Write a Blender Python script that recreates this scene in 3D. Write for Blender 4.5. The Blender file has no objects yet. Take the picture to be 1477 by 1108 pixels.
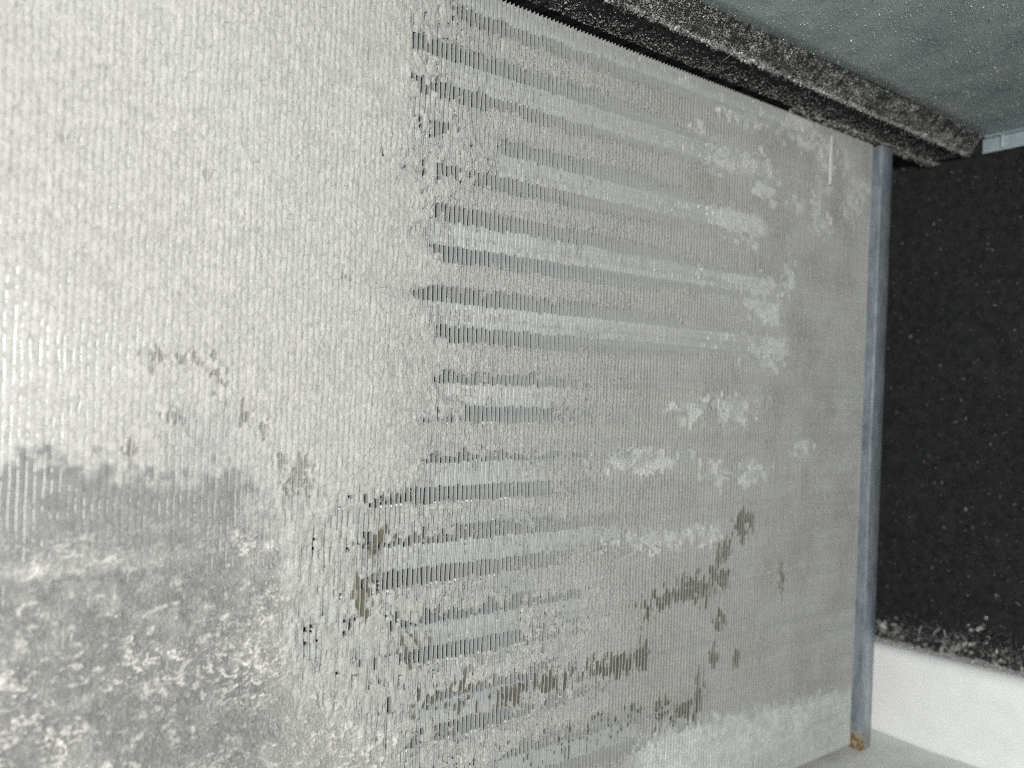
import bpy, bmesh, math
import numpy as np
from mathutils import Matrix, Vector

S = bpy.context.scene
COL = S.collection
R = math.radians
rng = np.random.default_rng(7)

# ---------------------------------------------------------------- camera
D = 0.21                      # camera to coil face (m); coil face is the plane y = 0
YAW = R(54.4)                 # angle between the optical axis and the coil's long axis (+x)
ROLL = 0.038
FPX = 1108.0                  # focal length in photo pixels (photo 1477 x 1108)
fw = np.array([math.cos(YAW), math.sin(YAW), 0.0])
r0 = np.array([math.sin(YAW), -math.cos(YAW), 0.0])
u0 = np.array([0, 0, 1.0])
rt = r0 * math.cos(ROLL) + u0 * math.sin(ROLL)
up = u0 * math.cos(ROLL) - r0 * math.sin(ROLL)
CAM = np.array([0.0, -D, 0.0])
cd = bpy.data.cameras.new('camera')
cam = bpy.data.objects.new('camera', cd)
COL.objects.link(cam)
m = Matrix.Identity(4)
for i in range(3):
    m[i][0], m[i][1], m[i][2], m[i][3] = rt[i], up[i], -fw[i], CAM[i]
cam.matrix_world = m
cd.sensor_width = 36
cd.lens = FPX / 1477 * 36
cd.clip_start = 0.005
cd.clip_end = 20
cd.dof.use_dof = True
cd.dof.focus_distance = 0.258
cd.dof.aperture_fstop = 9.5
S.camera = cam


def coil(px, py):
    """a point measured on the photograph's coil face -> (x, z) on the coil, in mm"""
    d = fw + rt * (px - 738.5) / FPX - up * (py - 554) / FPX
    t = D / d[1]
    p = CAM + d * t
    return p[0] * 1000, p[2] * 1000


# ---------------------------------------------------------------- light
w = bpy.data.worlds.new('World')
S.world = w
w.use_nodes = True
bg = w.node_tree.nodes['Background']
bg.inputs[0].default_value = (0.86, 0.95, 1.0, 1)
bg.inputs[1].default_value = 0.11


def area(name, loc, target, power, size, color):
    l = bpy.data.lights.new(name, 'AREA')
    l.shape = 'DISK'
    l.size = size
    l.energy = power
    l.color = color
    o = bpy.data.objects.new(name, l)
    COL.objects.link(o)
    o.location = loc
    o.rotation_euler = (Vector(target) - Vector(loc)).to_track_quat('-Z', 'Y').to_euler()
    return o


area('work_light', (-0.22, -0.42, 0.04), (0.14, 0.0, 0.0), 4.35, 0.06, (1.0, 0.985, 0.955))

vs = S.view_settings
vs.view_transform = 'Standard'
vs.look = 'None'
vs.exposure = 0
vs.gamma = 1
S.render.engine = 'CYCLES'
S.cycles.use_denoising = False        # keep the fine grain of the dust
S.cycles.filter_width = 1.1
S.cycles.max_bounces = 6
S.cycles.diffuse_bounces = 4


# ---------------------------------------------------------------- helpers
def tag(o, label=None, cat=None, group=None, kind=None):
    for k, v in (('label', label), ('category', cat), ('group', group), ('kind', kind)):
        if v:
            o[k] = v
    return o


def empty(name, loc=(0, 0, 0)):
    o = bpy.data.objects.new(name, None)
    COL.objects.link(o)
    o.location = loc
    o.empty_display_size = 0.02
    return o


def mesh_obj(name, verts, faces, mat, parent=None, smooth=False):
    me = bpy.data.meshes.new(name)
    me.from_pydata([tuple(v) for v in verts], [], [tuple(f) for f in faces])
    me.validate()
    me.materials.append(mat)
    if smooth:
        me.shade_smooth()
    o = bpy.data.objects.new(name, me)
    COL.objects.link(o)
    if parent:
        o.parent = parent
    return o


def np_mesh(name, V, Q, mat, colors=None, n=4, smooth=True):
    """fast mesh from arrays of vertices and n-gons"""
    me = bpy.data.meshes.new(name)
    V = np.ascontiguousarray(V, dtype=np.float32)
    Q = np.ascontiguousarray(Q, dtype=np.int32)
    me.vertices.add(len(V))
    me.vertices.foreach_set('co', V.ravel())
    me.loops.add(Q.size)
    me.loops.foreach_set('vertex_index', Q.ravel())
    me.polygons.add(len(Q))
    me.polygons.foreach_set('loop_start', np.arange(0, Q.size, n, dtype=np.int32))
    me.update(calc_edges=True)
    if smooth:
        me.polygons.foreach_set('use_smooth', np.ones(len(Q), dtype=bool))
    if colors is not None:
        a = me.color_attributes.new('tint', 'FLOAT_COLOR', 'POINT')
        c = np.ones((len(V), 4), dtype=np.float32)
        c[:, :colors.shape[1]] = colors
        a.data.foreach_set('color', c.ravel())
    me.materials.append(mat)
    o = bpy.data.objects.new(name, me)
    COL.objects.link(o)
    return o


def extrude_x(name, prof, x0, x1, mat, parent=None, nx=1, bevel=0, smooth=False):
    """closed (y, z) outline extruded along x"""
    n = len(prof)
    V, Fc = [], []
    for i in range(nx + 1):
        x = x0 + (x1 - x0) * i / nx
        V += [(x, y, z) for y, z in prof]
    for i in range(nx):
        for j in range(n):
            k = (j + 1) % n
            Fc.append((i * n + j, i * n + k, (i + 1) * n + k, (i + 1) * n + j))
    Fc.append(tuple(range(n - 1, -1, -1)))
    Fc.append(tuple(nx * n + j for j in range(n)))
    return fin_mesh(name, V, Fc, mat, parent, bevel, smooth)


def fin_mesh(name, V, Fc, mat, parent, bevel=0, smooth=False):
    o = mesh_obj(name, V, Fc, mat, parent)
    bm = bmesh.new()
    bm.from_mesh(o.data)
    bmesh.ops.recalc_face_normals(bm, faces=bm.faces)
    if bevel:
        es = [e for e in bm.edges if e.is_manifold and e.calc_face_angle(0) > 0.5]
        bmesh.ops.bevel(bm, geom=es, offset=bevel, segments=3, affect='EDGES', profile=0.5)
    bm.to_mesh(o.data)
    bm.free()
    if smooth or bevel:
        o.data.shade_smooth()
        if hasattr(o.data, 'set_sharp_from_angle'):
            o.data.set_sharp_from_angle(angle=R(40))
    return o


def box(name, a, b, mat, parent=None, bevel=0):
    x0, y0, z0 = a
    x1, y1, z1 = b
    return extrude_x(name, [(y0, z0), (y1, z0), (y1, z1), (y0, z1)], x0, x1, mat, parent, 1, bevel)


# ---------------------------------------------------------------- materials
class NT:
    def __init__(s, name):
        s.m = bpy.data.materials.new(name)
        s.m.use_nodes = True
        s.t = s.m.node_tree
        s.b = s.t.nodes['Principled BSDF']
        s.tc = s.n('ShaderNodeTexCoord')

    def n(s, kind, **kw):
        nd = s.t.nodes.new(kind)
        for k, v in kw.items():
            if k in ('operation', 'blend_type', 'data_type', 'feature', 'distance', 'attribute_name', 'interpolation'):
                setattr(nd, k, v)
            else:
                nd.inputs[k.replace('_', ' ')].default_value = v
        return nd

    def l(s, a, b):
        s.t.links.new(a, b)

    def noise(s, scale, detail=4, rough=0.6, stretch=None, coord='Object'):
        nd = s.n('ShaderNodeTexNoise', Scale=scale, Detail=detail, Roughness=rough)
        src = s.tc.outputs[coord]
        if stretch:
            mp = s.n('ShaderNodeMapping')
            mp.inputs['Scale'].default_value = stretch
            s.l(src, mp.inputs[0])
            src = mp.outputs[0]
        s.l(src, nd.inputs['Vector'])
        return nd.outputs['Fac']

    def voro(s, scale, feature='F1'):
        nd = s.n('ShaderNodeTexVoronoi', feature=feature, Scale=scale)
        s.l(s.tc.outputs['Object'], nd.inputs['Vector'])
        return nd.outputs['Distance']

    def ramp(s, fac, stops):
        nd = s.n('ShaderNodeValToRGB')
        e = nd.color_ramp.elements
        while len(e) < len(stops):
            e.new(0.5)
        for k, (p, c) in zip(e, stops):
            k.position = p
            k.color = (*c, 1) if not isinstance(c, float) else (c, c, c, 1)
        s.l(fac, nd.inputs[0])
        return nd.outputs['Color']

    def mix(s, fac, a, b, mode='MIX'):
        nd = s.n('ShaderNodeMix', data_type='RGBA', blend_type=mode)
        for v, i in ((fac, 0), (a, 6), (b, 7)):
            if hasattr(v, 'links') or isinstance(v, bpy.types.NodeSocket):
                s.l(v, nd.inputs[i])
            elif i == 0:
                nd.inputs[0].default_value = v
            else:
                nd.inputs[i].default_value = (*v, 1)
        return nd.outputs[2]

    def bump(s, h, dist, strength=1.0):
        nd = s.n('ShaderNodeBump', Strength=strength, Distance=dist)
        s.l(h, nd.inputs['Height'])
        s.l(nd.outputs[0], s.b.inputs['Normal'])

    def color(s, c):
        if isinstance(c, tuple):
            s.b.inputs['Base Color'].default_value = (*c, 1)
        else:
            s.l(c, s.b.inputs['Base Color'])

    def set(s, rough=0.6, metal=0.0, spec=0.5):
        s.b.inputs['Roughness'].default_value = rough
        s.b.inputs['Metallic'].default_value = metal
        s.b.inputs['Specular IOR Level'].default_value = spec


# dust: colour per place (pale lint, grey lint, olive grime, painted light), fine grain on top
q = NT('dust')
at = q.n('ShaderNodeAttribute', attribute_name='tint')
g1 = q.ramp(q.noise(2600, 3, 0.7), [(0.25, 0.66), (0.75, 1.0)])
g2 = q.ramp(q.noise(420, 5, 0.65), [(0.3, 0.82), (0.7, 1.0)])
nz = q.n('ShaderNodeTexNoise', Scale=1100, Detail=3)
q.l(q.tc.outputs['Object'], nz.inputs['Vector'])
wp = q.n('ShaderNodeVectorMath', operation='MULTIPLY_ADD')
q.l(nz.outputs['Color'], wp.inputs[0])
wp.inputs[1].default_value = (0.0009, 0.0009, 0.0009)
q.l(q.tc.outputs['Object'], wp.inputs[2])
mpv = q.n('ShaderNodeMapping')
mpv.inputs['Scale'].default_value = (1.0, 0.35, 0.75)
q.l(wp.outputs[0], mpv.inputs[0])
vo = q.n('ShaderNodeTexVoronoi', feature='DISTANCE_TO_EDGE', Scale=1000)
q.l(mpv.outputs[0], vo.inputs['Vector'])
crk = q.ramp(vo.outputs['Distance'], [(0.0, 0.58), (0.12, 1.0)])
c_ = q.mix(1.0, q.mix(1.0, at.outputs['Color'], g1, 'MULTIPLY'), g2, 'MULTIPLY')
fm = q.n('ShaderNodeMath', operation='MULTIPLY')
q.l(at.outputs['Alpha'], fm.inputs[0])
fm.inputs[1].default_value = 0.75
q.color(q.mix(fm.outputs[0], c_, crk, 'MULTIPLY'))
q.set(0.95, 0, 0.1)
q.b.inputs['Sheen Weight'].default_value = 0.08
hs = q.n('ShaderNodeMath', operation='ADD')
q.l(q.noise(3200, 4, 0.75), hs.inputs[0])
q.l(q.ramp(vo.outputs['Distance'], [(0.0, 0.0), (0.35, 0.9)]), hs.inputs[1])
q.bump(hs.outputs[0], 0.00030, 0.9)
for nd in q.t.nodes:
    if nd.type == 'BUMP':
        q.l(at.outputs['Alpha'], nd.inputs['Strength'])
M_DUST = q.m

q = NT('lint')
at = q.n('ShaderNodeAttribute', attribute_name='tint')
q.color(at.outputs['Color'])
q.set(0.9, 0, 0.15)
M_LINT = q.m

q = NT('fin_aluminium')
n1 = q.noise(700, 5, 0.7, (1, 1, 0.5))
fa = q.ramp(n1, [(0.3, (0.36, 0.38, 0.382)), (0.7, (0.49, 0.512, 0.51))])
fd = q.ramp(q.noise(380, 7, 0.8), [(0.47, 0.0), (0.60, 0.85)])
q.color(q.mix(fd, fa, (0.48, 0.475, 0.445)))
q.set(0.40, 0.35)
q.bump(q.noise(1500, 3), 0.00006, 0.6)
M_FIN = q.m

q = NT('bare_glint_aluminium')
q.color(q.ramp(q.noise(600), [(0.3, (0.80, 0.81, 0.81)), (0.7, (0.88, 0.89, 0.89))]))  # pale albedo that paints in the glints on the fin lips
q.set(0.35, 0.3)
M_BARE_GLINT = q.m

q = NT('copper_tube')
q.color(q.ramp(q.noise(200), [(0.3, (0.20, 0.11, 0.07)), (0.7, (0.30, 0.18, 0.12))]))
q.set(0.5, 0.6)
M_TUBE = q.m

q = NT('galvanised_end_plate')
n1 = q.noise(200, 7, 0.75, (1, 1, 0.3))
c0 = q.ramp(n1, [(0.36, (0.17, 0.20, 0.235)), (0.64, (0.36, 0.395, 0.43))])
sx = q.n('ShaderNodeSeparateXYZ')
q.l(q.tc.outputs['Object'], sx.inputs[0])
mr = q.n('ShaderNodeMapRange')
mr.inputs[1].default_value = -0.1735
mr.inputs[2].default_value = -0.156
mr.inputs[3].default_value = 0.40
mr.inputs[4].default_value = 0.0
q.l(sx.outputs['Z'], mr.inputs[0])
ad = q.n('ShaderNodeMath', operation='ADD')
q.l(mr.outputs[0], ad.inputs[0])
q.l(q.noise(260, 5, 0.7), ad.inputs[1])
mx = q.n('ShaderNodeMapRange')
mx.inputs[1].default_value = 0.3672
mx.inputs[2].default_value = 0.3765
mx.inputs[3].default_value = 0.0
mx.inputs[4].default_value = -0.25
q.l(sx.outputs['X'], mx.inputs[0])
ad2 = q.n('ShaderNodeMath', operation='ADD')
q.l(ad.outputs[0], ad2.inputs[0])
q.l(mx.outputs[0], ad2.inputs[1])
ad = ad2
rm = q.ramp(ad.outputs[0], [(0.72, 0.0), (0.84, 1.0)])
wm = q.ramp(ad.outputs[0], [(0.68, 0.0), (0.78, 0.8)])
c1 = q.mix(wm, c0, (0.55, 0.56, 0.47))
rc = q.ramp(q.noise(700, 4), [(0.35, (0.12, 0.07, 0.035)), (0.65, (0.36, 0.22, 0.10))])
q.color(q.mix(rm, c1, rc))
q.set(0.33, 0.5)
q.bump(q.noise(700, 5, 0.7), 0.00016, 0.6)
M_END = q.m

q = NT('black_foam')
n1 = q.noise(900, 6, 0.75)
v1 = q.noise(240, 6, 0.75)
base = q.ramp(v1, [(0.36, (0.014, 0.0155, 0.0155)), (0.68, (0.036, 0.039, 0.0385))])
sp = q.ramp(n1, [(0.58, 0.0), (0.70, 0.45)])
q.color(q.mix(sp, base, (0.12, 0.125, 0.12)))
q.set(0.95, 0, 0.12)
q.bump(q.noise(700, 6, 0.8), 0.0010, 1.0)
M_FOAM = q.m

q = NT('dusty_galvanised_sheet')
n1 = q.noise(60, 6, 0.65)
base = q.ramp(n1, [(0.3, (0.23, 0.285, 0.30)), (0.7, (0.40, 0.46, 0.47))])
sp = q.ramp(q.noise(1700, 3, 0.8), [(0.56, 0.0), (0.66, 0.75)])
q.color(q.mix(sp, base, (0.38, 0.42, 0.42)))
q.set(0.5, 0.25)
q.bump(q.noise(1500, 4, 0.8), 0.00045, 0.9)
M_SHEET = q.m

q = NT('bare_galvanised_flange')
q.color(q.ramp(q.noise(300, 5), [(0.3, (0.30, 0.37, 0.40)), (0.7, (0.46, 0.53, 0.56))]))
q.set(0.45, 0.3)
q.bump(q.noise(900, 4), 0.0001, 0.5)
M_FLANGE = q.m

q = NT('white_pan_plastic')
n1 = q.noise(90, 5, 0.6)
base = q.ramp(n1, [(0.3, (0.78, 0.79, 0.785)), (0.7, (0.85, 0.86, 0.855))])
sp = q.ramp(q.noise(520, 3, 0.6), [(0.70, 0.0), (0.76, 0.5)])
q.color(q.mix(sp, base, (0.35, 0.33, 0.29)))
q.set(0.42, 0, 0.4)
q.bump(q.noise(240, 4), 0.00015, 0.4)
M_PAN = q.m

q = NT('grimy_shaded_pan_floor')
n1 = q.noise(55, 6, 0.65)
base = q.ramp(n1, [(0.3, (0.68, 0.69, 0.65)), (0.7, (0.81, 0.82, 0.79))])  # pan white greyed in colour for grazing light; grime specks follow
sp = q.ramp(q.noise(330, 5, 0.7), [(0.62, 0.0), (0.74, 0.6)])
q.color(q.mix(sp, base, (0.26, 0.26, 0.23)))
q.set(0.5, 0, 0.4)
q.bump(q.noise(300, 5), 0.0003, 0.5)
M_FLOOR = q.m

# ---------------------------------------------------------------- casing round the coil
ZC = 0.1376                                      # underside of the top panel

panel = tag(empty('casing_panel', (0.2, -0.1, ZC)),
            'dusty blue-grey galvanised steel panel overhead at the upper right', 'panel')


def child(o, parent):
    o.parent = parent
    o.matrix_parent_inverse = Matrix.Translation(-Vector(parent.location))
    return o


# sheet: subtly uneven underside
nx, ny = 60, 40
xs = np.linspace(-0.25, 0.430, nx)
ys = np.linspace(-0.42, -0.0222, ny)
V, Fc = [], []
for j in range(ny):
    for i in range(nx):
        dz = 0.0006 * math.sin(xs[i] * 31 + 1) * math.sin(ys[j] * 27)
        V.append((xs[i], ys[j], ZC + dz))
for j in range(ny - 1):
    for i in range(nx - 1):
        a = j * nx + i
        Fc.append((a, a + nx, a + nx + 1, a + 1))
sheet = mesh_obj('sheet', V, Fc, M_SHEET, None, True)
sm = sheet.modifiers.new('thickness', 'SOLIDIFY')
sm.thickness = 0.0012
sm.offset = -1
child(sheet, panel)
fl = box('end_flange', (0.4280, -0.42, 0.1290), (0.4292, -0.0245, ZC - 0.0012), M_FLANGE, None, 0.0003)
child(fl, panel)
child(box('flange_lip', (0.4250, -0.42, ZC - 0.0011), (0.4294, -0.0262, ZC + 0.0006), M_FLANGE, None, 0.0004), panel)
child(box('tab', (0.4262, -0.0352, 0.1300), (0.4279, -0.0338, ZC - 0.0012), M_FLANGE, None, 0.0003), panel)

# foam strip along the coil's top
N = 240
prof = [(-0.0188, 0.1290), (0.012, 0.1312), (0.012, 0.1420), (-0.0255, 0.1420), (-0.0255, 0.1374), (-0.0222, 0.1338)]
strip = extrude_x('foam_strip', prof, -0.25, 0.4262, M_FOAM, None, N, 0)
for v in strip.data.vertices:
    x, y, z = v.co
    v.co.y = y + 0.00035 * math.sin(x * 610) * math.sin(x * 173 + z * 400) + rng.normal(0, 0.00012)
    v.co.z = z + 0.0003 * math.sin(x * 480 + y * 300) + rng.normal(0, 0.00012)
tag(strip, 'long black foam strip coated in grey dust along the coil top', 'foam strip')

# foam lined end wall
nx, ny = 90, 150
ys = np.linspace(-0.42, 0.10, nx)
zs = np.linspace(-0.150, 0.150, ny)
V, Fc = [], []
for j in range(ny):
    for i in range(nx):
        V.append((0.432 + rng.normal(0, 0.0003) + 0.0008 * math.sin(ys[i] * 60) * math.sin(zs[j] * 47), ys[i], zs[j]))
for j in range(ny - 1):
    for i in range(nx - 1):
        a = j * nx + i
        Fc.append((a, a + nx, a + nx + 1, a + 1))
foam = mesh_obj('foam_lining', V, Fc, M_FOAM, None, True)
sm = foam.modifiers.new('thickness', 'SOLIDIFY')
sm.thickness = 0.008
sm.offset = -1
tag(foam, 'black foam insulation lining the end wall right of the coil', 'foam lining')

# drain pan
pan = tag(empty('drain_pan', (0.3, -0.05, -0.178)), 'white plastic drain pan with raised rim under the coil', 'drain pan')
prof = []


def pan_wall():
    # outline in (x, z): inner face, rounded rim, ledge running under the foam
    pts = [(0.4070, -0.1800)]
    for a in range(0, 7):
        t = a / 6 * math.pi / 2
        pts.append((0.4085 - 0.0 + 0.0 - 0.0015 * math.cos(t) + 0.0022, -0.1745 + 0.0 + 0.0 - 0.0035 * math.cos(t) + 0.0))
    for a in range(0, 9):
        t = a / 8 * math.pi / 2
        pts.append((0.4178 - 0.0068 * math.cos(t), -0.1398 + 0.0068 * math.sin(t)))
    pts += [(0.445, -0.1325), (0.445, -0.183), (0.4070, -0.183)]
    return pts


pts = pan_wall()
ys = np.linspace(-0.42, 0.14, 60)
V, Fc = [], []
n = len(pts)
for y in ys:
    tilt = 0.06 * (-(y) - 0.02)
    V += [(x, y, z + tilt * max(0, min(1, (z + 0.17) / 0.03)) + (0.0 if z < -0.17 else rng.normal(0, 0.00006))) for x, z in pts]
for i in range(len(ys) - 1):
    for j in range(n):
        k = (j + 1) % n
        Fc.append((i * n + j, i * n + k, (i + 1) * n + k, (i + 1) * n + j))
child(fin_mesh('rim', V, Fc, M_PAN, None, 0, True), pan)
nx, ny = 70, 50
xs = np.linspace(-0.2, 0.4105, nx)
ys = np.linspace(-0.42, 0.14, ny)
V, Fc = [], []
for j in range(ny):
    for i in range(nx):
        # a shallow step runs across the pan floor in front of the coil
        st = 1 / (1 + math.exp(-(ys[j] + 0.030 + 0.10 * (xs[i] - 0.40)) / 0.0015))
        V.append((xs[i], ys[j], -0.1782 - 0.0012 * st + rng.normal(0, 0.00008)))
for j in range(ny - 1):
    for i in range(nx - 1):
        a = j * nx + i
        Fc.append((a, a + 1, a + nx + 1, a + nx))
child(mesh_obj('floor', V, Fc, M_FLOOR, None, True), pan)

# ---------------------------------------------------------------- the coil
P = 1.7                                          # fin pitch, mm
NF = 268
XEND = 366.5                                     # mm, last fin
X0 = XEND - (NF - 1) * P
ZTOP, ZBOT = 126.5, -174.0
ROW = 25.5
Z0 = 123.5                                       # centre of the first flat band
NVAR = 23
phase = rng.random((NVAR, 6)) * 6.28
dents = [[(rng.uniform(-170, 125), rng.normal(0, 0.28), rng.uniform(2.0, 6.0)) for _ in range(5)] for _ in range(NVAR)]


def wob(v, z):
    """sideways wander of a fin's edge (mm) at height z (mm)"""
    p = phase[v]
    dn = 0
    for zc, a, w_ in dents[v]:
        dn = dn + a * np.exp(-((z - zc) / w_) ** 2)
    return (dn + 0.10 * np.sin(z / 17 + p[0]) + 0.07 * np.sin(z / 7.3 + p[1]) + 0.05 * np.sin(z / 3.1 + p[2])
            + 0.10 * np.sin((z - Z0) * 2 * math.pi / ROW * 2 + 0.6) * 0.6)


def fin_data(v):
    """one pressed fin: a thin plate with lips that close the gap at every flat band"""
    V, Fc = [], []
    th = 0.16
    zs = np.arange(ZBOT, ZTOP + 0.01, 1.5025)
    n = len(zs)
    off = wob(v, zs)
    tip = np.array([rng.normal(0, 0.03) for _ in zs])
    for z, o, tp in zip(zs, off, tip):
        V += [(o - th / 2, 22, z), (o - th / 2, 1.2, z), (o - th / 2 + tp, 0.03, z), (o + th / 2 + tp, 0.0, z),
              (o + th / 2, 1.2, z), (o + th / 2, 22, z)]
    for i in range(n - 1):
        a, b = i * 6, (i + 1) * 6
        for j in range(5):
            Fc.append((a + j, a + j + 1, b + j + 1, b + j))
    Fc.append(tuple(range(5, -1, -1)))
    Fc.append(tuple((n - 1) * 6 + j for j in range(6)))
    # lips
    k = 0
    bright = []  # lip-end faces that get the painted glint colour
    z = Z0
    while z > ZBOT - 5:
        hh = 3.9 + rng.normal(0, 0.28)
        zj = rng.normal(0, 0.22)
        prow = []
        depth = 1.25 if k % 2 == 0 else 1.45
        for s in (-1.0, -0.92, -0.78, -0.3, 0.3, 0.78, 0.92, 1.0):
            zz = z + zj + s * hh
            if zz > ZTOP - 0.2:
                zz = ZTOP - 0.2
            if zz < ZBOT + 0.2:
                zz = ZBOT + 0.2
            o = float(wob(v, zz))
            e = abs(s)
            # the lip's ends curl forward to an edge whose glint is painted in pale metal
            y = depth + (0.0 if e < 0.7 else (-0.10 if e < 0.8 else (0.0 if e < 0.95 else 0.55)))
            row = []
            for t, dy in ((0.06, -0.35), (0.30, -0.06), (0.62, 0.0), (1.0, 0.10)):
                row.append(len(V))
                V.append((o + t * (P - 0.17) + 0.06, y + dy, zz))
            prow.append(row)
        for i in range(len(prow) - 1):
            for j in range(3):
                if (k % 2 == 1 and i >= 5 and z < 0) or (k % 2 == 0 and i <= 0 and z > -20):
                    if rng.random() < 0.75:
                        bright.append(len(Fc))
                Fc.append((prow[i][j], prow[i][j + 1], prow[i + 1][j + 1], prow[i + 1][j]))
        z -= ROW / 2
        k += 1
    me = bpy.data.meshes.new('fin')
    me.from_pydata([(x / 1000, y / 1000, zz / 1000) for x, y, zz in V], [], Fc)
    me.materials.append(M_FIN)
    me.materials.append(M_BARE_GLINT)
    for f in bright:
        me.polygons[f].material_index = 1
    me.shade_smooth()
    if hasattr(me, 'set_sharp_from_angle'):
        me.set_sharp_from_angle(angle=R(35))
    return me


coil_root = tag(empty('evaporator_coil', (0.15, 0.01, ZBOT / 1000)),
                'finned aluminium cooling coil clogged with pale grey dust', 'cooling coil')
INV = Matrix.Translation(-Vector(coil_root.location))
fins = [fin_data(v) for v in range(NVAR)]
var = rng.integers(0, NVAR, NF)
for i in range(NF):
    o = bpy.data.objects.new('fin', fins[var[i]])
    COL.objects.link(o)
    o.parent = coil_root
    o.matrix_parent_inverse = INV
    o.location = ((X0 + i * P) / 1000, 0, 0)

# tubes through the fins
bm = bmesh.new()
bmesh.ops.create_cone(bm, cap_ends=True, segments=16, radius1=0.0042, radius2=0.0042, depth=1.0,
                      matrix=Matrix.Rotation(R(90), 4, 'Y'))
tube_me = bpy.data.meshes.new('tube')
bm.to_mesh(tube_me)
bm.free()
tube_me.materials.append(M_TUBE)
z = Z0 - ROW / 2
while z > ZBOT + 4:
    o = bpy.data.objects.new('tube', tube_me)
    COL.objects.link(o)
    o.parent = coil_root
    o.matrix_parent_inverse = INV
    o.location = ((X0 + XEND) / 2000 + 0.001, 0.0125, z / 1000)
    o.scale = ((XEND - X0) / 1000 + 0.004, 1, 1)
    z -= ROW

# end plate: bent galvanised steel, standing a little proud of the fins
L = XEND + 1.0
prof = [(L, 22), (L, -3.4), (L + 0.35, -4.3), (L + 1.3, -4.7), (L + 9.4, -4.7), (L + 10.2, -4.3), (L + 10.4, -3.4), (L + 9.2, -3.5),
        (L + 1.6, -3.5), (L + 1.2, -3.0), (L + 1.2, 22)]
V, Fc = [], []
zz = np.linspace(ZBOT - 1.5, ZTOP - 1.2, 60)
for z in zz:
    o = 0.12 * math.sin(z / 23) + 0.05 * math.sin(z / 7)
    V += [((x + o) / 1000, y / 1000, z / 1000) for x, y in prof]
n = len(prof)
for i in range(len(zz) - 1):
    for j in range(n):
        k = (j + 1) % n
        Fc.append((i * n + j, i * n + k, (i + 1) * n + k, (i + 1) * n + j))
Fc.append(tuple(range(n)))
Fc.append(tuple((len(zz) - 1) * n + j for j in range(n)))
ep = fin_mesh('end_plate', V, Fc, M_END, None, 0, True)
child(ep, coil_root)
ep['label'] = 'blue-grey galvanised end plate with a rusty foot'

# ---------------------------------------------------------------- dust on the coil
ss = lambda a, b, x: (lambda t: t * t * (3 - 2 * t))(np.clip((x - a) / (b - a), 0, 1))


def vnoise(x, y, seed):
    r_ = np.random.default_rng(seed)
    G = r_.random((512, 512)).astype(np.float32)
    xi = np.floor(x).astype(np.int64)
    yi = np.floor(y).astype(np.int64)
    fx = (x - xi).astype(np.float32)
    fy = (y - yi).astype(np.float32)
    fx = fx * fx * (3 - 2 * fx)
    fy = fy * fy * (3 - 2 * fy)
    a = G[xi % 512, yi % 512]
    b = G[(xi + 1) % 512, yi % 512]
    c = G[xi % 512, (yi + 1) % 512]
    d = G[(xi + 1) % 512, (yi + 1) % 512]
    return (a * (1 - fx) + b * fx) * (1 - fy) + (c * (1 - fx) + d * fx) * fy * 1.0


def fbm(x, y, s, seed, octv=4, gain=0.55):
    v, a, tot = 0, 1.0, 0
    for o in range(octv):
        v = v + a * vnoise(x / s + 17.3 * o, y / s + 9.1 * o, seed + o)
        tot += a
        a *= gain
        s *= 0.5
    return v / tot


# bands swept clear of dust: (row, photo x where it starts, ends, mm below, mm above)
BANDS = [
    (0, 650, 1150, 8.0, 6), (1, 612, 1075, 7.5, 8.8), (2, 705, 1085, 8.4, 9.0), (3, 628, 1105, 8.6, 8.8),
    (4, 625, 1125, 8.8, 7.8), (5, 645, 905, 8.8, 5.8), (6, 604, 890, 9.2, 5.0), (7, 545, 905, 9.0, 5.5),
    (8, 606, 870, 9.0, 6.0), (9, 632, 830, 9.5, 5.5), (10, 740, 1000, 9.5, 5.0),
]
# further bare cells: centre in the photo, half size in mm (x, z), strength
CELLS = [
    (700, 745, 17, 5.5, 1.0), (775, 745, 12, 4.5, .7), (545, 742, 13, 6.0, .72), (495, 750, 7, 5, .62), (740, 848, 13, 5.0, .85), (690, 850, 10, 4, .6),
    (720, 945, 14, 5.0, .8), (800, 940, 10, 4, .6), (680, 1055, 10, 6.0, .85), (740, 1040, 10, 4, .65), (610, 1035, 8, 6, .75), (560, 1045, 6, 6, .5),
    (625, 60, 10, 7, .62), (680, 150, 14, 9, .62), (640, 165, 8, 9, .62), (615, 130, 6, 14, .5), (650, 245, 20, 6, .5), (700, 60, 12, 5, .55),
    (770, 165, 8, 5, .5), (830, 200, 10, 5, .45), (800, 318, 8, 3, .7), (765, 310, 4, 3, .7), (540, 800, 8, 12, .42), (500, 850, 10, 16, .32),
    (470, 800, 10, 12, .30), (560, 830, 6, 8, .40), (600, 905, 5, 5, .8), (720, 985, 14, 4, .55), (850, 985, 20, 5, .5), (780, 1080, 16, 10, .62),
    (870, 1050, 20, 7, .5), (700, 610, 14, 5, .45), (680, 655, 12, 4, .45), (990, 590, 8, 4, .5), (1068, 675, 10, 4, .5), (1035, 585, 9, 4, .5),
]
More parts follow.
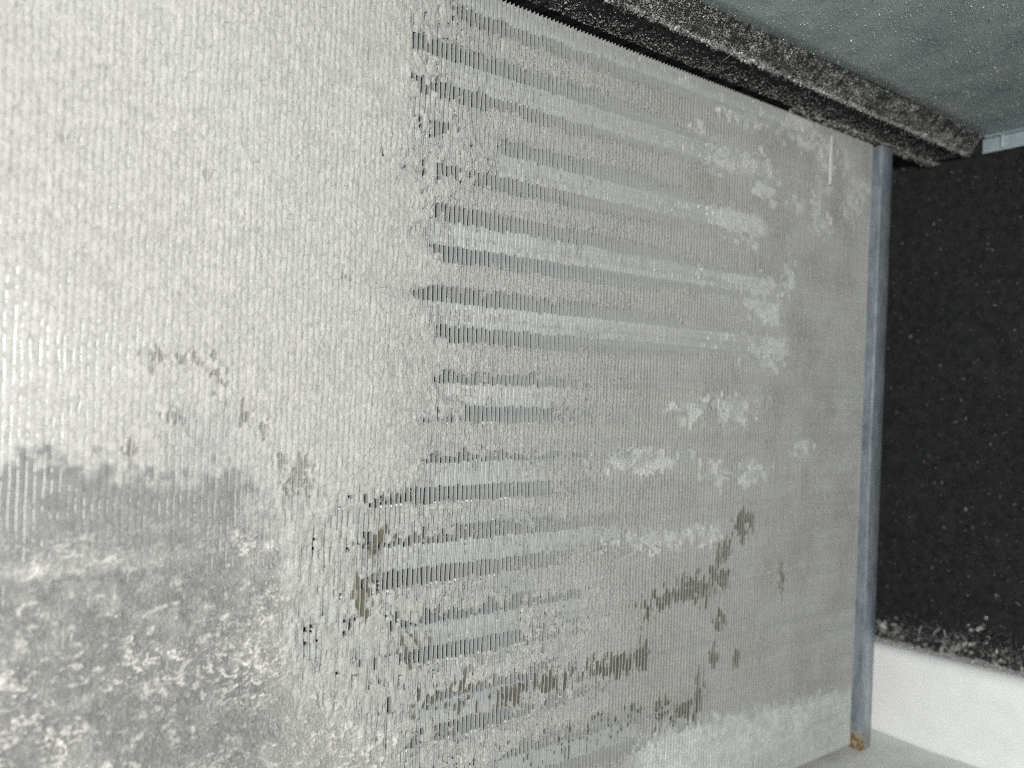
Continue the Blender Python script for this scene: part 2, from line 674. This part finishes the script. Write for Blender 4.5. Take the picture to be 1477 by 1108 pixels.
# small nicks in the mat, their hole shade painted dark brown: centre in the photo, half size in mm, strength
SPOTS = [
    (435, 690, 3.5, 5, .8), (318, 548, 1.8, 3.5, .8), (252, 600, 3.0, 2.2, .7), (354, 598, 1.6, 3.0, .8), (383, 622, 1.4, 3, .7), (405, 668, 2, 4, .6),
    (190, 650, 2, 3, .45), (224, 516, 2.2, 2.5, .55), (270, 518, 3.0, 2.2, .55), (309, 512, 1.5, 1.6, .55), (68, 190, 1.2, 2.4, .6), (92, 195, 1.3, 1.8, .7),
    (245, 82, 1.4, 2.2, .5), (300, 250, 1.6, 2.2, .55), (235, 300, 1.4, 2, .5), (130, 5, 1.2, 1.5, .5), (375, 2, 2, 2, .5), (470, 5, 2, 2, .5),
    (500, 400, 1.5, 2, .4), (340, 35, 1.6, 2, .4), (185, 210, 1, 2, .4), (275, 228, 1.6, 1.6, .4),
]
# olive-brown grime: centre in the photo, half size in mm
GRIME = [
    (1072, 755, 5, 6), (1045, 800, 4, 6), (1040, 832, 6, 5), (1000, 850, 12, 6), (960, 862, 10, 4), (935, 880, 4, 5), (900, 958, 7, 4), (925, 945, 4, 5),
    (850, 975, 8, 4.5), (800, 985, 10, 4), (740, 1000, 10, 3.5), (955, 1025, 3.5, 6), (985, 1025, 5, 5), (1008, 1005, 3.5, 8), (1128, 835, 3, 8),
    (600, 920, 4.5, 7), (625, 1015, 6, 4), (665, 1000, 8, 4), (885, 1045, 12, 4), (820, 1080, 14, 6), (1062, 950, 2, 4),
    (545, 800, 4, 8), (525, 850, 3, 6), (555, 745, 4, 5), (1040, 895, 4, 4), (1030, 945, 2, 4),
    (780, 1100, 9, 5), (850, 1095, 10, 5),
]
# far end: pale tint painted for bare fins catching the light
PALE = [
    (1040, 230, 14, 5), (1105, 255, 8, 9), (1060, 320, 12, 6), (1085, 345, 6, 5), (1100, 430, 12, 8), (1105, 505, 14, 7), (1120, 440, 6, 9), (1130, 165, 12, 7), (1165, 195, 8, 8),
    (1190, 235, 7, 10), (1222, 235, 8, 8), (1235, 270, 10, 8), (1228, 305, 8, 6), (1178, 305, 4, 10), (1000, 590, 10, 5), (1060, 590, 12, 5),
    (1085, 680, 9, 5), (1030, 680, 10, 5), (1160, 650, 6, 4), (1075, 160, 16, 5), (1010, 200, 16, 5), (1190, 330, 5, 6), (1140, 400, 4, 8), (1150, 290, 6, 4),
    (930, 665, 24, 4), (960, 780, 30, 4),
]


def blobs(X, Z, lst, n, k=1.0):
    F = np.zeros_like(X)
    for e in lst:
        cx, cz = coil(e[0], e[1])
        a, b = e[2], e[3]
        s = e[4] if len(e) > 4 else 1.0
        sel = (np.abs(X - cx) < a * 2.6 + 2) & (np.abs(Z - cz) < b * 2.6 + 2)
        if not sel.any():
            continue
        d = np.sqrt(((X[sel] - cx) / a) ** 2 + ((Z[sel] - cz) / b) ** 2)
        v = np.clip(1.15 - d + (n[sel] - 0.5) * 2.4 * k, 0, 1) * s * (d < 2.4)
        F[sel] = np.maximum(F[sel], v)
    return F


# columns: gap index i and place t across the gap
cols_i, cols_t = [], []
for i in range(NF - 1):
    x = X0 + i * P
    for t in ((0.0, 0.10, 0.36, 0.64, 0.90) if x < 215 else (0.0, 0.12, 0.5, 0.88)):
        cols_i.append(i)
        cols_t.append(t)
cols_i.append(NF - 1)
cols_t.append(0.0)
ci = np.array(cols_i)
ct = np.array(cols_t, dtype=np.float64)
zrow = np.arange(ZBOT + 0.4, ZTOP - 0.3, 0.37)
nz, nc = len(zrow), len(ci)
Zg, I = np.meshgrid(zrow, np.arange(nc), indexing='ij')
GI = ci[I]
T = ct[I]
W = np.zeros_like(Zg)
wv = np.array([wob(v, zrow) for v in range(NVAR)])          # NVAR x nz
wa = wv[var[ci]].T
wb = wv[var[np.minimum(ci + 1, NF - 1)]].T
X = X0 + GI * P + T * P + wa * (1 - ct) + wb * ct
Z = Zg
Xn = X0 + (GI + 0.5) * P                                     # centre of the gap

nA = fbm(X, Z, 9.0, 11)
nB = fbm(X, Z, 3.2, 31)
nC = fbm(X, Z, 30.0, 51, 3)
puff = fbm(GI * 1.37 + T * 0.9, Z / 1.6, 1.0, 71, 3, 0.6)    # lint wads sit gap by gap
cell = vnoise(GI * 5.17 + 0.5, Z / 3.4 + GI * 0.37, 91)      # whole cells open or close
cell2 = vnoise(GI * 7.31 + 0.5, Z / 9.0 + GI * 0.71, 92)
fine = rng.normal(0, 1, X.shape)
gran = vnoise(X / 0.42, Z / 0.9, 98)

# bare bands
E = np.zeros_like(X)
for k, a, b, lo, hi in BANDS:
    zc = Z0 - k * ROW
    xa, xb = coil(a, 550)[0], coil(b, 550)[0]
    dz = Z - zc
    jit = (cell2 - 0.5) * 7 + (nA - 0.5) * 20
    fade = np.clip((Xn - xb + 75) / 95, 0, 1)
    ex = ss(xa - 4, xa + 4, Xn + jit + (nB - .5) * 10) * ss(0.0, 0.12, 0.62 - fade + (0.45 * nA + 0.35 * nB + 0.2 * gran - 0.5) * 2.6 * ss(0.0, 0.3, fade))
    shrink = ss(185, 262, X)
    lo, hi = lo + (4.4 - lo) * shrink, hi + (np.minimum(hi, 4.4) - hi) * shrink
    ez = np.minimum(dz + lo, hi - dz) + (nB - 0.5) * 5.5 + (cell - 0.5) * 3.0
    E = np.maximum(E, ex * ss(-1.5, 1.3, ez + (gran - .5) * 1.5))
nBc = 0.45 * nB + 0.55 * cell
E = np.maximum(E, ss(0.30, 0.50, blobs(Xn, Z, CELLS, nBc, 1.0)))
gr = blobs(X, Z, [(a, b, c * (1.15 if a < 1080 else 0.6), d * (1.15 if a < 1080 else 0.8)) for a, b, c, d in GRIME], 0.30 * nB + 0.20 * cell + 0.5 * vnoise(X / 1.1, Z / 3.2, 93), 1.5)
gr = ss(0.22, 0.50, gr) * (1 - 0.85 * ss(0.3, 0.8, E) * ss(-100, -60, Z))
spot = ss(0.15, 0.45, blobs(X, Z, [(a, b, c * (0.7 if b < 320 else 1), d * (0.7 if b < 320 else 1), e * (0.55 if b < 320 else 1)) for a, b, c, d, e in SPOTS], 0.35 * nB + 0.3 * cell + 0.35 * vnoise(X / 0.7, Z / 1.1, 94), 1.7)) * (0.4 + 0.6 * nB)
pale = ss(0.12, 0.5, blobs(X, Z, [(a, b, c * 1.15, d * 1.15) for a, b, c, d in PALE], 0.4 * nA + 0.4 * nB + 0.2 * cell, 1.7)) * (0.35 + 0.65 * ss(0.35, 0.6, nB))

for k, a, b, lo, hi in BANDS[:5]:
    zc = Z0 - k * ROW
    xb = coil(b, 550)[0]
    pale = np.maximum(pale, 0.9 * ss(5.2, 3.0, np.abs(Z - zc) + (nB - .5) * 5) * ss(190, 235, X) * (1 - ss(xb - 12, xb + 12, X + (nA - .5) * 50)))  # pale tint along the bands stands in for fins lit at grazing angle
# the thick mat on the left
left = 1 - ss(94, 142, X + (nA - 0.5) * 34 - 0.10 * np.maximum(0, -Z - 10))
far = ss(165, 270, X)
far_c = ss(140, 225, X)
# shape of the wads across the gap: full in the middle, nicked at the fin
hump = np.sin(np.pi * T) ** 0.4
open_lower = ss(62, 84, X + (nA - .5) * 20) * (1 - ss(122, 142, X)) * ss(-22, -40, Z + (nB - .5) * 14)          # loosened zone, fins show through
open_mid = ss(112, 128, X) * (1 - far)
cover = fbm(X, Z, 14.0, 201, 3)
rec = (left * (-0.04 - 0.17 * hump + (cover - 0.5) * 0.30) + (1 - left) * (0.66 - 0.08 * hump) - far * 0.12 + (1 - left) * (cover - 0.55) * 1.0)
rec += (nC - 0.5) * 0.5 * left
rec += (0.5 - puff) * (0.80 - 0.45 * far - 0.38 * left) * (0.35 + 0.65 * hump)
rec += (0.5 - nB) * 0.40
rec += (0.5 - gran) * (0.30 - 0.18 * far) * (1 - 0.3 * left)
rec += (cell - 0.45) * 0.9 * open_lower + open_lower * 0.38 + (cell - 0.5) * 0.30 * open_mid
rec += np.clip(cell2 - 0.66, 0, 1) * 5.0 * open_lower * hump * ss(0.35, 0.6, nB)
near = np.clip(vnoise(X / 12, Z / 12, 95) * 1.3 - 0.35, 0, 1) * ss(96, 118, X) * (1 - ss(200, 250, X))
pit = ss(0.60, 0.72, 0.6 * vnoise(X / 0.55, Z / 0.95, 96) + 0.4 * nB) * (0.25 + 0.75 * near) * ss(40, 115, X)
brk = (ss(68, 90, X + (nA - .5) * 24) * (1 - ss(160, 195, X + (nA - .5) * 40)) * ss(-34, -52, Z + (nB - .5) * 20)
       + ss(104, 114, X) * (1 - ss(128, 150, X + (nA - .5) * 30)) * ss(40, 52, Z))
rec += ss(0.585, 0.66, 0.5 * vnoise(GI * 3.71 + 0.5, Z / 2.6 + GI * 0.53, 97) + 0.3 * nB + 0.2 * gran) * np.clip(brk, 0, 1) * 1.5 * (0.3 + 0.7 * hump)
rec += pit * 0.85 * (1 - 0.75 * far)
rec += spot * 0.9
rec += fine * np.where(far > 0.5, 0.03, 0.05)

# loose grey drift, bottom left, with white flakes
bl = np.array([coil(*p) for p in ((-60, 655), (60, 660), (130, 668), (230, 690), (275, 684), (300, 672), (335, 676), (380, 700), (420, 740), (400, 800),
                                  (395, 870), (430, 950), (500, 1010), (560, 1060), (600, 1150))])
zb = np.interp(X, bl[:9, 0], bl[:9, 1])
xb = np.interp(-Z, -bl[8:, 1], bl[8:, 0])
grey = ss(-2.5, 3.0, zb - Z + (nB - 0.5) * 13 + (cell - .5) * 5) * (1 - ss(-14, 10, X - xb + (nA - 0.5) * 30 + (nB - .5) * 16))
veil = blobs(X, Z, [(300, 640, 11, 11), (350, 690, 8, 8)], nA, 0.8) * 0.6
rec = rec + ss(0.1, 0.5, veil) * 0.28
grey = np.maximum(grey, veil * (0.5 + 0.6 * nB))
deep = grey * ss(-32, -58, Z)
rec = rec + grey * 0.12 + deep * hump * 0.12
rec = rec * (1 - deep) + deep * (-0.16 + (0.5 - puff) * 0.30 + (0.5 - nB) * 0.75 + (0.5 - gran) * 0.12 - 0.03 * hump)
rg = 1 - np.abs(fbm(X + 2.2 * nA, Z * 1.7, 3.6, 131, 4, 0.6) - 0.5) * 2
rg2 = fbm(X, Z, 11.0, 151, 2)
rg3 = 1 - np.abs(fbm(X * 0.8 + 1.5 * nB, Z * 1.5, 1.9, 251, 3, 0.55) - 0.5) * 2
flake = ss(0.92, 1.0, rg + (rg2 - 0.5) * 0.30) * deep * ss(0.38, 0.52, nB) * 0.95
flake += ss(0.93, 1.0, rg3) * deep * 0.55 * ss(0.3, 0.6, rg2)
flake += ss(0.62, 0.78, fbm(X, Z * 1.3, 1.8, 171, 3)) * deep * 0.5
flake = np.clip(flake * 1.1, 0, 1)
rec -= flake * 0.40
streak = ss(-44, -46.5, Z) * (1 - ss(-48, -51, Z)) * (1 - ss(38, 60, X)) * grey * nB * 1.5

# bottom strip: thin pale film over the fins
zs_ = -136.5 - 0.065 * (X - 250) + (nB - 0.5) * 5 + (nA - .5) * 6
film = ss(4.0, -5.0, Z - zs_ + (cell - .5) * 5 + (gran - .5) * 3) * ss(205, 225, X)

# dust tints: lint colours, with the lamp's left-to-right falloff painted in
c_pale = np.array([0.52, 0.513, 0.493])
c_mid = np.array([0.465, 0.463, 0.44])
c_far = np.array([0.375, 0.372, 0.348])
c_grey = np.array([0.25, 0.248, 0.246])
c_white = np.array([0.82, 0.80, 0.75])
c_oliv = np.array([0.115, 0.107, 0.075])
c_film = np.array([0.76, 0.80, 0.76])
c_flat = np.array([0.66, 0.675, 0.645])
left_c = 1 - ss(45, 150, X + (nA - 0.5) * 40)  # tint fades away from the left, standing in for light falloff
C = c_pale * left_c[..., None] + c_mid * (1 - left_c[..., None])


def mixc(C, c, f):
    f = np.clip(f, 0, 1)[..., None]
    return C * (1 - f) + c * f


C = mixc(C, c_far, far_c * (1 - left))  # darker far-end tint adds to the painted falloff
C = mixc(C, np.array([0.56, 0.545, 0.52]), ss(118, 140, X) * (1 - ss(165, 215, X)) * ss(-65, -78, Z) * 0.9)
C = mixc(C, c_flat, pale)
C = mixc(C, c_grey, grey * (0.62 + 0.5 * nB))
C = mixc(C, c_pale, streak * 0.5)
C = mixc(C, c_pale, deep * 0.45 * ss(0.45, 0.72, fbm(X, Z, 4.5, 231, 4, 0.65)))
C = mixc(C, c_mid, open_lower * 0.8)
C = mixc(C, c_white, flake)
C = mixc(C, c_film, film * (0.6 + 0.7 * nB))
C = mixc(C, c_oliv, gr * 0.92)
C = mixc(C, np.array([0.20, 0.185, 0.16]), spot * 0.8)  # nicks darkened in colour to read as shaded holes
C *= (0.80 + 0.05 * left + (0.34 - 0.10 * left) * puff + 0.22 * (nB - 0.5) + 0.10 * (nC - 0.5) + 0.10 * (gran - .5))[..., None]
C = np.clip(C, 0.01, 0.86)

rec = np.where(gr > 0.05, np.minimum(rec, 0.15) * (1 - gr) + gr * (0.12 + 0.26 * hump + 0.2 * (cell - .5)), rec)
rec += film * (nB - 0.5) * 0.5 - pale * 0.08
# bare places: the dust falls back behind the fins' lips
film_lip = 1.47 + (0.5 - nB) * 1.5 + (0.5 - puff) * 0.9 + (0.5 - cell) * 0.5 - 0.25 * (1 - ss(112, 150, X))
phase_z = np.abs(((Z - Z0) / (ROW / 2) + 0.5) % 1.0 - 0.5) * ROW / 2          # distance from the nearest flat band
onlip = 1 - ss(3.4, 4.2, phase_z)
rec = np.minimum(rec, np.where(brk > 0.3, 1.8, 1.15))
rec = rec + E * (3.2 * (1 - onlip) + onlip * np.maximum(film_lip - rec, 0.2))
keep = (rec < 1.62)
Y = np.clip(rec, -1.2, 4.0)
V = np.stack([X, Y, Z], -1) / 1000.0
idx = np.arange(nz * nc).reshape(nz, nc)
q4 = np.stack([idx[:-1, :-1], idx[:-1, 1:], idx[1:, 1:], idx[1:, :-1]], -1)
kp = (keep[:-1, :-1] & keep[:-1, 1:] & keep[1:, 1:] & keep[1:, :-1])
# only where the photograph looks, with a wide margin
dv = np.stack([X, np.zeros_like(X), Z], -1) / 1000 - CAM
dep = dv @ fw
pu = 738.5 + FPX * (dv @ rt) / dep
pv = 554 - FPX * (dv @ up) / dep
vis = (pu > -260) & (pv > -220) & (pv < 1330)
kp &= vis[:-1, :-1]
Q = q4[kp]
used = np.unique(Q)
remap = np.full(nz * nc, -1, dtype=np.int64)
remap[used] = np.arange(len(used))
relief = 0.80 - 0.36 * left * (1 - deep) - 0.25 * far
C4 = np.concatenate([C, relief[..., None]], -1)
dust = np_mesh('dust_mat', V.reshape(-1, 3)[used], remap[Q], M_DUST, C4.reshape(-1, 4)[used])
tag(dust, 'pale grey dust matted between and over the coil fins', 'dust', kind='stuff')


# ---------------------------------------------------------------- loose fibres and specks
def fibres(name, P0, dirs, length, rad, tints, curl, mat):
    """curved three-sided hairs"""
    n = len(P0)
    seg = 4
    d = dirs / np.linalg.norm(dirs, axis=1, keepdims=True)
    side = np.cross(d, rng.normal(0, 1, (n, 3)))
    side /= np.linalg.norm(side, axis=1, keepdims=True)
    s2 = np.cross(d, side)
    Vv = np.zeros((n, seg + 1, 3, 3))
    for k in range(seg + 1):
        t = k / seg
        ctr = P0 + d * (t - 0.5)[..., None] * length[:, None] if False else P0 + d * ((t - 0.5) * length)[:, None]
        ctr = ctr + side * (curl * length * (4 * t * (1 - t) - 0.5))[:, None] + s2 * (curl * 0.5 * length * math.sin(6.28 * t))[:, None]
        rr = rad * (1.0 if 0 < k < seg else 0.35)
        for j in range(3):
            a = j * 2.0944
            Vv[:, k, j] = ctr + (side * math.cos(a) + s2 * math.sin(a)) * rr[:, None]
    base = (np.arange(n) * (seg + 1) * 3)[:, None]
    fl = []
    for k in range(seg):
        for j in range(3):
            j2 = (j + 1) % 3
            fl.append([k * 3 + j, k * 3 + j2, (k + 1) * 3 + j2, (k + 1) * 3 + j])
    Fq = (base[:, :, None] + np.array(fl)[None]).reshape(-1, 4)
    cc = np.repeat(tints, (seg + 1) * 3, axis=0)
    return np_mesh(name, Vv.reshape(-1, 3), Fq, mat, cc)


# fibres lying on the dust
ok = np.argwhere((rec < 0.9) & vis & (X < 250) & (X > -10) & (gr < 0.3))
edge = np.argwhere((E > 0.04) & (E < 0.75) & vis & (X > 60) & (X < 230))
nf = 20000
ne = 5000
pick = np.concatenate([edge[rng.integers(0, len(edge), ne)], ok[rng.integers(0, len(ok), nf - ne)]])
pa, pb = pick[:, 0], pick[:, 1]
P0 = V[pa, pb].copy()
P0[:, 1] -= 0.00010 + rng.random(nf) * 0.00020
P0[:ne, 1] = rng.uniform(-0.0002, 0.0006, ne)
dirs = np.stack([rng.normal(0, 1, nf), rng.normal(0, 0.10, nf), rng.normal(0, 0.8, nf)], -1)
ln = rng.gamma(3, 0.00055, nf) + 0.0005
rd = rng.uniform(0.000016, 0.000036, nf)
tn = C[pa, pb] * rng.uniform(0.55, 1.45, (nf, 1))
tn = np.where(rng.random((nf, 1)) < 0.14, 0.10, tn)
tn = np.clip(tn, 0.03, 0.86)
fo = fibres('lint_fibres', P0, dirs, ln, rd, tn, rng.uniform(-0.35, 0.35, nf), M_LINT)
tag(fo, 'fine loose lint fibres caught on the dusty coil face', 'lint', kind='stuff')


def specks(name, pts, size, tints, mat):
    """tiny uneven crumbs of dust"""
    n = len(pts)
    base = np.array([[1, 0, 0], [-1, 0, 0], [0, 1, 0], [0, -1, 0], [0, 0, 1], [0, 0, -1]], float)
    tri = np.array([[0, 2, 4], [2, 1, 4], [1, 3, 4], [3, 0, 4], [2, 0, 5], [1, 2, 5], [3, 1, 5], [0, 3, 5]])
    Vv = pts[:, None] + base[None] * size[:, None, None] * rng.uniform(0.5, 1.5, (n, 6, 1)) + rng.normal(0, 0.25, (n, 6, 3)) * size[:, None, None]
    Ft = (np.arange(n)[:, None, None] * 6 + tri[None]).reshape(-1, 3)
    return np_mesh(name, Vv.reshape(-1, 3), Ft, mat, np.repeat(tints, 6, axis=0), 3)


pts, sz, tt = [], [], []


def add(p, s, t):
    pts.append(p)
    sz.append(s)
    tt.append(np.clip(np.repeat(t[:, None], 3, 1) * np.array([1, 0.99, 0.96]), 0.01, 0.8))


# foam strip: underside (thicker towards the coil), front faces, and the fringed edge
n = 9000
x = rng.uniform(0.05, 0.425, n)
t = rng.beta(1.0, 2.2, n)
y = 0.002 - t * 0.0205
z = 0.1290 + (y + 0.0188) / 0.0308 * 0.0022
add(np.stack([x, y, z - 0.0001], -1), rng.gamma(2, 0.00006, n) + 0.00004, rng.uniform(0.06, 0.42, n))
n = 26000
x = rng.uniform(0.05, 0.426, n)
t = rng.random(n)
lo = np.array([[-0.0188, 0.1290], [-0.0222, 0.1338], [-0.0255, 0.1374]])
yy = np.interp(t, [0, 0.58, 1], lo[:, 0])
zz = np.interp(t, [0, 0.58, 1], lo[:, 1])
pk = vnoise(x * 160, t * 4, 221) * 0.5 + 0.5 * vnoise(x * 600, t * 9, 222)
add(np.stack([x, yy - 0.0002, zz - 0.00005], -1), rng.gamma(2, 0.00005, n) + 0.00004, 0.07 + 0.75 * np.clip(pk - 0.22, 0, 1) * rng.uniform(0.4, 1.2, n))
n = 3800
x = rng.uniform(0.05, 0.426, n)
x = x[np.random.default_rng(3).random(n) < np.clip(vnoise(x * 400, x * 0, 211) * 1.5 - 0.1, 0.1, 1)]
n = len(x)
add(np.stack([x, -0.0189 + rng.normal(0, 0.0004, n), 0.1289 + rng.normal(0, 0.0005, n)], -1), rng.gamma(2.0, 0.00011, n) + 0.00006, rng.uniform(0.15, 0.55, n))
n = 900
x = rng.uniform(0.30, 0.43, n)
add(np.stack([x, rng.uniform(-0.002, 0.004, n), 0.1288 + rng.normal(0, 0.0005, n)], -1), rng.gamma(2.5, 0.00014, n) + 0.0001, rng.uniform(0.1, 0.35, n))
# foam lining
n = 5200
y = rng.uniform(-0.11, 0.03, n)
z = rng.uniform(-0.13, 0.131, n)
add(np.stack([0.4318 - rng.random(n) * 0.0012, y, z], -1), rng.gamma(1.6, 0.00016, n) + 0.0001, 0.02 + 0.14 * rng.random(n) ** 3)
# crumbs heaped on the pan's rim along the foam
n = 1900
y = rng.uniform(-0.13, 0.03, n)
hgt = rng.gamma(1.1, 0.0022, n) * np.clip(vnoise(y * 90, y * 0, 241) * 2 - 0.4, 0.15, 1.6)
z = -0.1325 + 0.06 * (-y - 0.02) + hgt
add(np.stack([0.431 - rng.random(n) * 0.006 * np.exp(-hgt / 0.003), y, z], -1), rng.gamma(2, 0.00034, n) + 0.0002, 0.03 + 0.35 * rng.random(n) ** 2)
n = 1500
y = rng.uniform(-0.13, 0.03, n)
add(np.stack([0.4165 + rng.gamma(1.5, 0.003, n), y, -0.1333 + 0.06 * (-y - 0.02) + rng.random(n) * 0.0006], -1), rng.gamma(2, 0.00012, n) + 0.0001,
    rng.uniform(0.25, 0.6, n))
n = 260
y = rng.uniform(-0.13, 0.03, n)
hgt = rng.gamma(1.1, 0.0030, n) * np.clip(vnoise(y * 90, y * 0, 241) * 2 - 0.4, 0.15, 1.6)
add(np.stack([0.4306 - rng.random(n) * 0.006 * np.exp(-hgt / 0.003), y, -0.1325 + 0.06 * (-y - 0.02) + hgt], -1), rng.gamma(2, 0.0003, n) + 0.0004, 0.03 + 0.5 * rng.random(n) ** 3)
n = 90
y = rng.uniform(-0.11, 0.03, n)
z = rng.uniform(-0.13, 0.131, n)
add(np.stack([0.4316 - rng.random(n) * 0.0006, y, z], -1), rng.gamma(2, 0.0002, n) + 0.0002, 0.03 + 0.16 * rng.random(n) ** 2)
# the top panel's underside
n = 30000
x = rng.uniform(0.12, 0.427, n)
y = rng.uniform(-0.20, -0.0256, n)
add(np.stack([x, y, np.full(n, ZC - 0.00025) + 0.0006 * np.sin(x * 31 + 1) * np.sin(y * 27)], -1), rng.gamma(1.4, 0.00005, n) + 0.00004, 0.2 + 0.5 * rng.random(n) ** 2)
so = specks('dust_specks', np.concatenate(pts), np.concatenate(sz), np.concatenate(tt), M_LINT)
tag(so, 'grey dust crumbs scattered over the foam, panel and pan rim', 'dust specks', kind='stuff')

# hairs of fluff on the foam and along the pan rim
n = 1500
P0 = np.stack([np.full(n, 0.4308), rng.uniform(-0.13, 0.02, n), np.zeros(n)], -1)
P0[:, 2] = -0.131 + 0.06 * (-P0[:, 1] - 0.02) + rng.gamma(1.3, 0.003, n)
n2 = 1500
P1 = np.stack([rng.uniform(0.1, 0.426, n2), -0.0190 + rng.normal(0, 0.0005, n2), 0.1288 + rng.normal(0, 0.0005, n2)], -1)
Pf = np.concatenate([P0, P1])
nn = n + n2
fl2 = fibres('fluff_fibres', Pf, rng.normal(0, 1, (nn, 3)), np.where(np.arange(nn) < 40, rng.uniform(0.004, 0.008, nn), rng.gamma(2.5, 0.0008, nn) + 0.0005), np.where(np.arange(nn) < 40, 0.0005, rng.uniform(0.00004, 0.00012, nn)),
             np.repeat(rng.uniform(0.10, 0.45, (nn, 1)), 3, 1), rng.uniform(-0.4, 0.4, nn), M_LINT)
tag(fl2, 'grey fluff hanging on the foam edges and pan rim', 'fluff', kind='stuff')

# one bent fin edge flashes near the coil's far top corner
i = int(round((coil(1200, 230)[0] - X0) / P))
zt, zb2 = coil(1201, 197)[1], coil(1199, 268)[1]
x = (X0 + i * P) / 1000
V, Fc = [], []
for k, z in enumerate(np.linspace(zb2, zt, 9)):
    e = 0.0008 * math.sin(math.pi * min(1, k / 8 + 0.06))
    V += [(x - 0.0020 - e * 0.6, -0.0006, z / 1000), (x - 0.0004, -0.0010 - e * 0.3, z / 1000), (x + 0.0012, 0.0004, z / 1000)]
for k in range(8):
    a = k * 3
    Fc += [(a, a + 1, a + 4, a + 3), (a + 1, a + 2, a + 5, a + 4)]
bf = mesh_obj('bent_fin_edge', V, Fc, M_BARE_GLINT, None, True)
child(bf, coil_root)
bf['label'] = 'bent bright fin edge near the far top corner'
